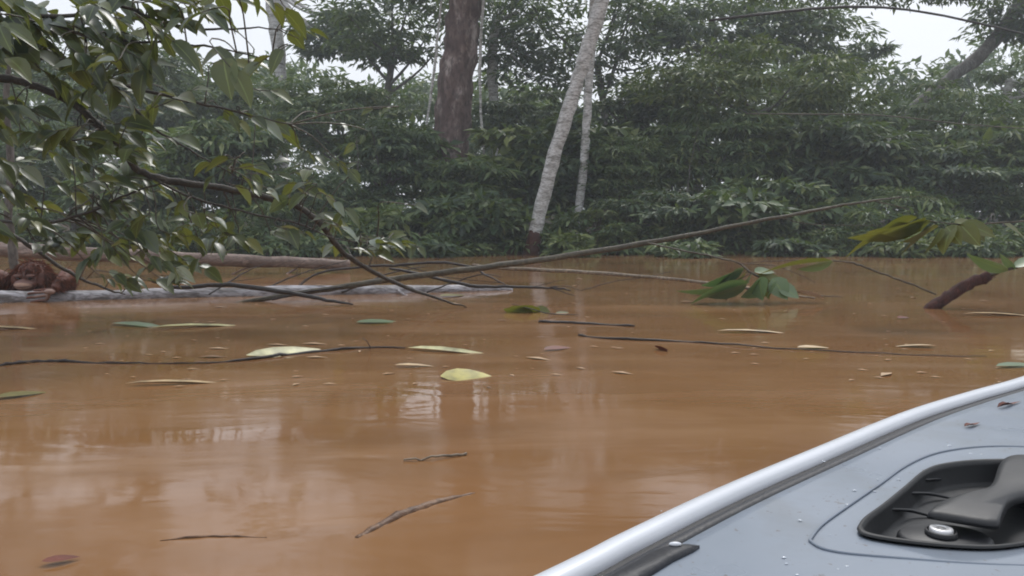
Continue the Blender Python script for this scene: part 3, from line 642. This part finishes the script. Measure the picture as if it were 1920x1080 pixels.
    PP, DD, NN, LL = map(np.array, (PP, DD, NN, LL))
    leaf_mesh('crown', [leaves(PP, DD, NN, LL, LL*rng.uniform(.40,.66,len(LL)), T_NEAR)], M['leaf_near'], t, uv=True)
overhang()
stick('drowned_sapling', 'upright dark stem standing in the water behind the ape at the far left', 'stem', [(34,552,9.7),(24,470,9.6),(16,400,9.5),(20,300,9.4),(12,200,9.3),(20,90,9.2)], [.05,.05,.046,.04,.034,.02], M['bark_grey'], seg=10)
# thin wire-like vine and dark creeper over the top right
stick('hanging_vine', 'long thin dark vine sagging across the upper right of the forest', 'vine', [(1330,38,19),(1450,24,19.5),(1560,14,20),(1680,16,20.5),(1800,36,21),(1990,80,21.5)], [.03,.035,.035,.03,.03,.02], M['twig_dark'])
stick('hanging_vine', 'thin grey vine stretched level across the dome tree', 'vine', [(1400,213,20.3),(1500,214,20.3),(1650,216,20.4),(1800,232,20.4),(1960,244,20.4)], [.012,.016,.016,.014,.012], M['twig'])

# ================================================================ ORANGUTAN
def ape():
    rd = random.Random(9); rng = np.random.default_rng(9)
    O = Vector(((57-960)/F*8.55, 8.55, 0)); g = lambda x, y, z: O+Vector((x*1.08,y,z*1.04+(.022 if y > -.28 and abs(x) < .22 else 0)))
    t = thing('orangutan', 'reddish brown orangutan in the water hugging the pale log with both hands', 'orangutan', tuple(O))
    mb = MB()
    mb.ell(g(0,.22,-.22), (.27,.20,.38), u=20, v=14)                      # trunk, mostly under water
    mb.ell(g(0,.12,.06), (.22,.15,.12), u=16, v=10)                       # neck / hump
    mb.ell(g(0,.03,.225), (.155,.16,.145), u=20, v=14)                    # skull
    for s in (-1,1):
        mb.ell(g(s*.115,-.02,.185), (.075,.07,.10), u=12, v=10)           # cheek flange
        mb.ell(g(s*.055,-.125,.226), (.058,.03,.020), u=12, v=8)          # brow
        mb.ell(g(s*.16,.05,.22), (.02,.03,.03), u=8, v=6)                 # ear
    mb.ell(g(0,-.11,.135), (.115,.10,.060), u=18, v=12)                   # muzzle
    mb.ell(g(0,-.10,.098), (.085,.08,.035), u=14, v=8)                    # chin
    mb.ell(g(0,-.150,.178), (.030,.025,.020), u=10, v=6)                  # nose
    lc = lambda x: Vector((x, 8.2+(x-O.x+.35)*.24, .022))                 # log axis near here
    for s in (-1,1):
        mb.tube([g(s*.16,.14,.06),g(s*.27,.08,.16),g(s*.35,.0,.235),g(s*.405,-.15,.225),g(s*.39,-.31,.125)], [.10,.095,.082,.066,.045], 14, 6)
        mb.ell(g(s*.365,-.36,.105), (.060,.050,.030), u=12, v=8)         # palm back
        for i, (an, l) in enumerate(((78,.175),(52,.20),(26,.19),(2,.15))):
            pts = []
            for k in range(4):
                q = k/3; x = O.x+s*(.355-.010*i-l*q); a = R(an-14*q); c = lc(x); r = .104
                pts.append(Vector((x, c.y-math.cos(a)*r, c.z+math.sin(a)*r)))
            st = g(s*.370,-.36,.105); mb.tube([st]+pts, [.02,.0165,.0155,.014,.011], 8, 4); mb.ell(pts[-1], .011, u=8, v=6)
        c = lc(O.x+s*.33); mb.tube([g(s*.385,-.30,.14), c+Vector((0,.03,.112)), c+Vector((-s*.06,.05,.098))], [.017,.015,.010], 8, 4)  # thumb
    m, nt, b = mat('ape_skin')
    v = coords(nt); tc = v
    def pm(c, r):
        mp = nt.nodes.new('ShaderNodeMapping'); mp.vector_type = 'POINT'
        mp.inputs['Location'].default_value = tuple(-a/b_ for a, b_ in zip(c, r)); mp.inputs['Scale'].default_value = tuple(1/a for a in r)
        nt.links.new(tc, mp.inputs[0]); l = nt.nodes.new('ShaderNodeVectorMath'); l.operation = 'LENGTH'; nt.links.new(mp.outputs[0], l.inputs[0])
        return ramp(nt, [(.8,(1,1,1)),(1,(0,0,0))], l.outputs['Value'])
    n = noise(nt, 30, 5, v); c = ramp(nt, [(.3,(.07,.022,.014)),(.7,(.17,.058,.035))], n)
    c = mixc(nt, pm(g(0,-.13,.19), (.125,.12,.085)), c, (.15,.075,.06))
    c = mixc(nt, pm(g(0,-.16,.128), (.105,.09,.042)), c, (.42,.26,.19))
    c = mixc(nt, pm(g(.30,-.40,.08), (.17,.15,.10)), c, (.24,.15,.12)); c = mixc(nt, pm(g(-.30,-.40,.08), (.17,.15,.10)), c, (.24,.145,.12))
    nt.links.new(c, b.inputs['Base Color']); b.inputs['Roughness'].default_value = .6; bump(nt, b, n, .5, .01)
    o = mb.build('body', m, t)
    md = o.modifiers.new('r', 'REMESH'); md.mode = 'VOXEL'; md.voxel_size = .0065; md.use_smooth_shade = True
    ms = o.modifiers.new('s', 'SMOOTH'); ms.iterations = 3; ms.factor = .5
    # eyes, nostrils, mouth line
    dk = plain('ape_eye', (.012,.008,.006), .15)
    for s in (-1,1):
        e = MB(); e.ell(g(s*.058,-.128,.200), (.019,.016,.012), u=12, v=8); e.build('eye', dk, t)
        e = MB(); e.ell(g(s*.013,-.172,.172), (.006,.006,.004), u=8, v=6); e.build('nostril', dk, t)
    e = MB(); e.tube([g(-.085,-.162,.128),g(-.045,-.200,.120),g(0,-.211,.117),g(.045,-.200,.120),g(.085,-.162,.128)], .0035, 6, 4); e.build('mouth', plain('ape_mouth', (.05,.02,.015), .5), t)
    # shaggy hair
    PP, DD, NN, LL = [], [], [], []
    def fur(c, r, n, L, flow, cond):
        c = np.array(g(*c)); q = norm(rng.normal(size=(n*3,3))); q = q[[cond(a) for a in q]][:n]
        PP.append(c+q*np.array(r)*.97); DD.append(q*.45+np.array(flow)+rng.normal(size=q.shape)*.25); NN.append(q); LL.append(L*rng.uniform(.5,1.3,len(q)))
    fur((0,.03,.225), (.155,.16,.145), 1500, .085, (0,.25,-.55), lambda a: a[2] > .25 or a[1] > .1)
    for s in (-1,1):
        fur((s*.125,-.01,.185), (.075,.06,.10), 500, .085, (s*.5,.1,-.8), lambda a: a[0]*s > .2 and a[1] > -.8)
        for q in np.linspace(0,1,9):
            p = Vector((s*.16,.14,.06)).lerp(Vector((s*.27,.08,.12)), min(1,q*3)) if q < .33 else Vector((s*.27,.08,.16)).lerp(Vector((s*.35,.0,.235)), (q-.33)*3) if q < .66 else Vector((s*.35,.0,.235)).lerp(Vector((s*.40,-.24,.19)), (q-.66)*3)
            r = .095-.04*q; fur(tuple(p), (r,r,r), 300, .10-.035*q, (s*.3,.1,-.6), lambda a: True)
    fur((0,.12,.06), (.22,.15,.12), 700, .10, (0,.1,-.6), lambda a: a[2] > -.2)
    PP, DD, NN = (np.concatenate(x) for x in (PP, DD, NN)); LL = np.concatenate(LL)
    leaf_mesh('fur', [leaves(PP, DD, NN, LL, np.full(len(LL), .006), T_NEAR)], leafmat('fur', [(0,(.06,.018,.010)),(.5,(.15,.045,.024)),(1,(.30,.12,.07))], .55, .1, (.3,.1,.05)), t)
ape()

# ================================================================ BOAT
def boat():
    ZD = .35
    t = thing('boat', 'grey decked boat with white rim and black recessed handle at lower right', 'boat', (.666,.587,0))
    A = [(-2.05,-2.0),(-1.75,-1.45),(-1.2,-.47),(-.6,.33)] + [tuple(W(*p, ZD+.01)[:2]) for p in ((985,1080),(1160,995),(1340,912),(1520,838),(1690,770),(1810,733),(1920,702))] + [(2.16,2.90),(2.5,3.05),(2.72,3.10)]
    ax = Vector((.65,.76)).normalized(); p0 = Vector((.666,.587)); nn = Vector((ax.y,-ax.x))
    mb = MB(); 
    def smooth(pts, sub=7):
        pts = [Vector(p) for p in pts]; q = []
        for i in range(len(pts)-1):
            a, b_, c, d = pts[max(0,i-1)], pts[i], pts[i+1], pts[min(len(pts)-1,i+2)]
            for k in range(sub):
                s = k/sub; q.append(.5*((2*b_)+(c-a)*s+(2*a-5*b_+4*c-d)*s*s+(3*b_-a-3*c+d)*s**3))
        return q+[pts[-1]]
    SA = smooth(A); SB = [p0+ax*((p-p0).dot(ax))+nn*abs((p-p0).dot(nn)) for p in SA]
    OL = SA+list(reversed(SB)); n = len(OL)
    cen = sum(OL, Vector((0,0)))/n
    def offs(d):
        out = []
        for i in range(n):
            a, b_ = OL[i-1], OL[(i+1) % n]; e = (b_-a).normalized(); m_ = Vector((e.y,-e.x))
            out.append(OL[i]+m_*d)
        return out
    if (offs(.1)[n//4]-p0).length > (OL[n//4]-p0).length: f_ = offs; offs = lambda d: f_(-d)
    def band(name, prof, m, closed_prof=False):
        rings = [[Vector((p.x,p.y,ZD+z)) for p in offs(d)] for d, z in prof]
        b2 = MB(); b2.loft(rings, (False, False))
        if closed_prof: 
            k = len(rings)-1; b2.f += [(k*n+i, k*n+(i+1)%n, (i+1)%n, i) for i in range(n)]
        return b2.build(name, m, t)
    white = plain('white_rim', (.62,.645,.69), .3, 0, 0, .04, 4); rub = plain('rubber', (.012,.013,.018), .5, 0, .2, .2, 60)
    grey = None
    mg, nt, b = mat('deck_paint'); nz = noise(nt, 1.6, 5, coords(nt)); n2 = noise(nt, 55, 3, coords(nt))
    c = ramp(nt, [(.35,(.185,.22,.265)),(.65,(.225,.26,.315))], nz); c = mixc(nt, ramp(nt, [(.54,(0,0,0)),(.72,(.5,.5,.5))], noise(nt, 5, 8, coords(nt))), c, (.15,.155,.15)); c = mixc(nt, ramp(nt, [(.68,(0,0,0)),(.72,(.7,.7,.7))], noise(nt, 90, 2, coords(nt))), c, (.12,.10,.08))
    nt.links.new(c, b.inputs['Base Color']); nt.links.new(ramp(nt, [(.3,(.22,.22,.22)),(.7,(.42,.42,.42))], noise(nt, 3, 4, coords(nt))), b.inputs['Roughness']); bump(nt, b, n2, .06, .003)
    band('rim', [(.003,-.05),(-.002,-.02),(.0,.002),(.006,.009),(.016,.012),(.028,.011),(.036,.007),(.039,-.008),(.03,-.05)], white, True)
    band('seal_strip', [(.041,-.03),(.041,-.006),(.047,-.012),(.054,-.003),(.066,-.001),(.074,-.005),(.0755,-.03)], rub, True)
    band('hull', [(.008,-.052),(.03,-.2),(.09,-.38),(.30,-.5)], plain('hull_paint', (.24,.27,.31), .35, 0, 0, .08, 3))
    ZR = ZD+.006
    rec = [(1612,992),(1625,974),(1660,948),(1700,915),(1735,886),(1775,873),(1850,866),(1960,868),(2060,880),(2110,915),(2090,958),(2010,1000),(1940,1018),(1870,1028),(1800,1027),(1720,1020),(1650,1010),(1620,1002)]
    rp = smooth([W(*p, ZR)[:2] for p in rec]+[W(*rec[0], ZR)[:2]], 4)[:-1]
    rc = sum(rp, Vector((0,0)))/len(rp)
    def ring(s, z): return [Vector((rc.x+(p.x-rc.x)*s, rc.y+(p.y-rc.y)*s, z)) for p in rp]
    dk = [Vector((p.x,p.y)) for p in offs(.077)]; NA = 220
    def polar(poly, th):
        d = Vector((math.cos(th), math.sin(th))); best = 0
        for i in range(len(poly)):
            a_ = poly[i-1]-rc; e_ = poly[i]-poly[i-1]; den = d.x*e_.y-d.y*e_.x
            if abs(den) < 1e-9: continue
            tt = (a_.x*e_.y-a_.y*e_.x)/den; uu = (a_.x*d.y-a_.y*d.x)/den
            if -1e-6 <= uu <= 1+1e-6 and tt > best: best = tt
        return d*best
    inn = [polar(rp, 2*math.pi*i/NA) for i in range(NA)]; outt = [polar(dk, 2*math.pi*i/NA) for i in range(NA)]
    def camber(p):
        q_ = abs((p-p0).dot(nn))/.8; return ZD-.004+.010*max(0, 1-q_*q_)
    rings = []
    for k in range(16):
        s_ = (k/15)**1.6; rg_ = []
        for a_, b_ in zip(inn, outt):
            p = rc+a_.lerp(b_, s_); rg_.append(Vector((p.x, p.y, camber(p))))
        rings.append(rg_)
    rings = [[p+Vector((0,0,-.03)) for p in rings[0]]]+rings+[[p+Vector((0,0,-.03)) for p in rings[-1]]]
    MB().loft(rings, (False, False)).build('deck', mg, t)
    blk = plain('black_plastic', (.009,.010,.012), .55, 0, .08, .15, 40); blk2 = plain('matt_plastic', (.011,.012,.015), .5, 0, .08, .12, 30)
    tray = MB(); tray.loft([ring(1.025,ZR+.0015), ring(1.02,ZR+.0045), ring(.985,ZR+.0045), ring(.965,ZR-.004), ring(.94,ZD-.026), ring(.88,ZD-.032), ring(.01,ZD-.032)], (False, True))
    tray.build('recess_tray', blk, t)
    # creased folds of the recess wall
    for a, b_ in (((1668,955),(1745,968)),((1700,925),(1785,935)),((1735,900),(1822,905)),((1765,884),(1858,888))):
        q = MB(); q.tube([W(*a,ZD-.004), W((a[0]+b_[0])/2,(a[1]+b_[1])/2-4,ZD-.020), W(*b_,ZD-.030)], [.002,.003,.002], 8, 5); q.build('crease', blk2, t)
    # lever: solid block with rounded edges
    lp = [(1738,962),(1760,944),(1800,930),(1845,920),(1862,905),(1872,880),(1888,866),(1925,862),(2030,868),(2072,890),(2040,915),(1960,925),(1912,934),(1890,946),(1876,974),(1866,982),(1800,972)]
    lv = smooth([W(*p, ZD+.012)[:2] for p in lp]+[W(*lp[0], ZD+.012)[:2]], 3)[:-1]; lcn = sum(lv, Vector((0,0)))/len(lv)
    def lr(s, z): return [Vector((lcn.x+(p.x-lcn.x)*s, lcn.y+(p.y-lcn.y)*s, z+.012*max(0,min(1,(p.y-1.30)*5)))) for p in lv]
    q = MB(); q.loft([lr(.90,ZD+.001), lr(.98,ZD+.002), lr(1.0,ZD+.006), lr(.985,ZD+.012), lr(.93,ZD+.0155), lr(.6,ZD+.019)], (True, True))
    pc = W(1960,915,ZD); q.loft([[pc+Vector((math.cos(a)*.05, math.sin(a)*.03, z)) for a in np.linspace(0,2*math.pi,24,endpoint=False)] for z in (-.031,.003)])
    q.build('handle', blk2, t)
    # plinth and lock
    c = W(1772,1003,ZD-.014)
    q = MB(); q.loft([[c+Vector((math.cos(a)*r*1.35, math.sin(a)*r, z)) for a in np.linspace(0,2*math.pi,32,endpoint=False)] for r, z in ((.052,-.016),(.05,-.004),(.046,0),(.001,.0))], (False, True)); q.build('lock_plinth', blk2, t)
    c = c+Vector((-.006,0,.001))
    def disc(prof, nm, m): 
        q = MB(); q.loft([[c+Vector((math.cos(a)*r, math.sin(a)*r, z)) for a in np.linspace(0,2*math.pi,32,endpoint=False)] for r, z in prof], (False, True)); return q.build(nm, m, t)
    disc(((.0225,0),(.022,.006),(.019,.0065),(.0185,.004),(.0001,.004)), 'lock_surround', blk)
    disc(((.0165,.0041),(.0163,.009),(.015,.0105),(.008,.0105),(.0075,.007),(.0001,.007)), 'lock', plain('lock_metal', (.75,.75,.76), .3, .4, 0, .03))
    disc(((.0065,.0075),(.0065,.010),(.0001,.0102)), 'lock_core', plain('lock_core', (.2,.2,.2), .4))
    # embossed panel line round the recess
    pl = [(1518,1010),(1540,982),(1590,946),(1650,905),(1700,870),(1760,846),(1850,835),(1960,838),(2080,850),(2200,890),(2190,960),(2100,1030),(1980,1056),(1900,1057),(1800,1052),(1700,1044),(1590,1034),(1540,1024)]
    pq = smooth([W(*p, ZR)[:2] for p in pl]+[W(*pl[0], ZR)[:2]], 4)
    q = MB(); q.tube([Vector((p.x,p.y,ZD+.0040)) for p in pq], .0022, 6, 1, cap=False); q.build('panel_bead', mg, t)
    # black cleat tucked against the seal strip
    q = MB(); cl = [(1312,1020),(1290,1017),(1255,1020),(1225,1032),(1180,1058),(1130,1086),(1080,1112),(1130,1118),(1200,1084),(1262,1046),(1300,1028)]
    cv = [W(*p, ZD+.006) for p in cl]; cc = sum(cv, Vector((0,0,0)))/len(cv)
    q.loft([[p+Vector((0,0,-.012)) for p in cv], [p+Vector((0,0,-.002)) for p in cv], [cc+(p-cc)*.80+Vector((0,0,.002)) for p in cv]]); q.build('cleat', rub, t)
    q = MB(); q.ell(W(1266,1020,ZD+.010), (.009,.004,.003)); q.build('cleat_glint', white, t)  # small white bead shaped to stand in for a glint on the cleat
    # rain beads on the deck
    rng = random.Random(4); q = MB()
    pts = [(1545,865),(1602,919),(1645,899),(1685,899),(1640,921),(1590,946),(1780,835),(1820,850),(1840,852),(1500,975),(1470,1045),(1650,840),(1240,958)]
    for _ in range(60): pts.append((rng.uniform(1350,1930), rng.uniform(780,1078)))
    for i, (a, b_) in enumerate(pts):
        if i > 12 and ((b_ < 1075-(a-1200)*.47+75) or (a > 1590 and 850 < b_ < 1040)): continue
        w_ = W(a, b_, ZD+.003); r = rng.uniform(.0018,.0035) if i < 12 else rng.uniform(.0008,.0018)
        q.ell(w_, (r*1.5, r, r*.35), u=8, v=6)
    mw, nt2, b2 = mat('water_bead'); b2.inputs['Base Color'].default_value = (.55,.6,.66,1); b2.inputs['Roughness'].default_value = .05
    o = q.build('rain_beads', mw, t); o['kind'] = 'stuff'
boat()
for a, b_, lb in (((1808,800),(1838,792),'tiny dark leaf scrap lying on the grey deck above the black handle'), ((1870,764),(1915,752),'thin dark leaf scrap on the grey deck near the right edge')):
    A, B = W(*a, .356), W(*b_, .356); D = np.array(B-A); L = np.linalg.norm(D)
    o = leaf_mesh('leaf_scrap', [leaves(np.array([tuple(A)]), np.array([D]), np.array([[0,0,1.]]), np.array([L]), np.array([.012]), T_NEAR)], M['rust'], None, uv=True)
    for v_ in o.data.vertices: v_.co.z = max(v_.co.z, .3565)
    tag(o, lb, 'leaf')
# ================================================================ HAZE
def haze():
    mb = MB(); x, y0, y1, z0, z1 = 110, -6, 90, -2.3, 22
    c = [(-x,y0),(x,y0),(x,y1),(-x,y1)]
    mb.loft([[Vector((a,b_,z0)) for a, b_ in c], [Vector((a,b_,z1)) for a, b_ in c]])
    m = bpy.data.materials.new('haze'); m.use_nodes = True; nt = m.node_tree; nt.nodes.remove(nt.nodes['Principled BSDF'])
    v = nt.nodes.new('ShaderNodeVolumePrincipled'); v.inputs['Color'].default_value = (.84,.93,1,1); v.inputs['Density'].default_value = .0025; v.inputs['Anisotropy'].default_value = .1
    nt.links.new(v.outputs[0], nt.nodes['Material Output'].inputs['Volume'])
    tag(mb.build('haze', m, smooth=False), 'thin pale mist hanging through the wood', kind='stuff')
haze()
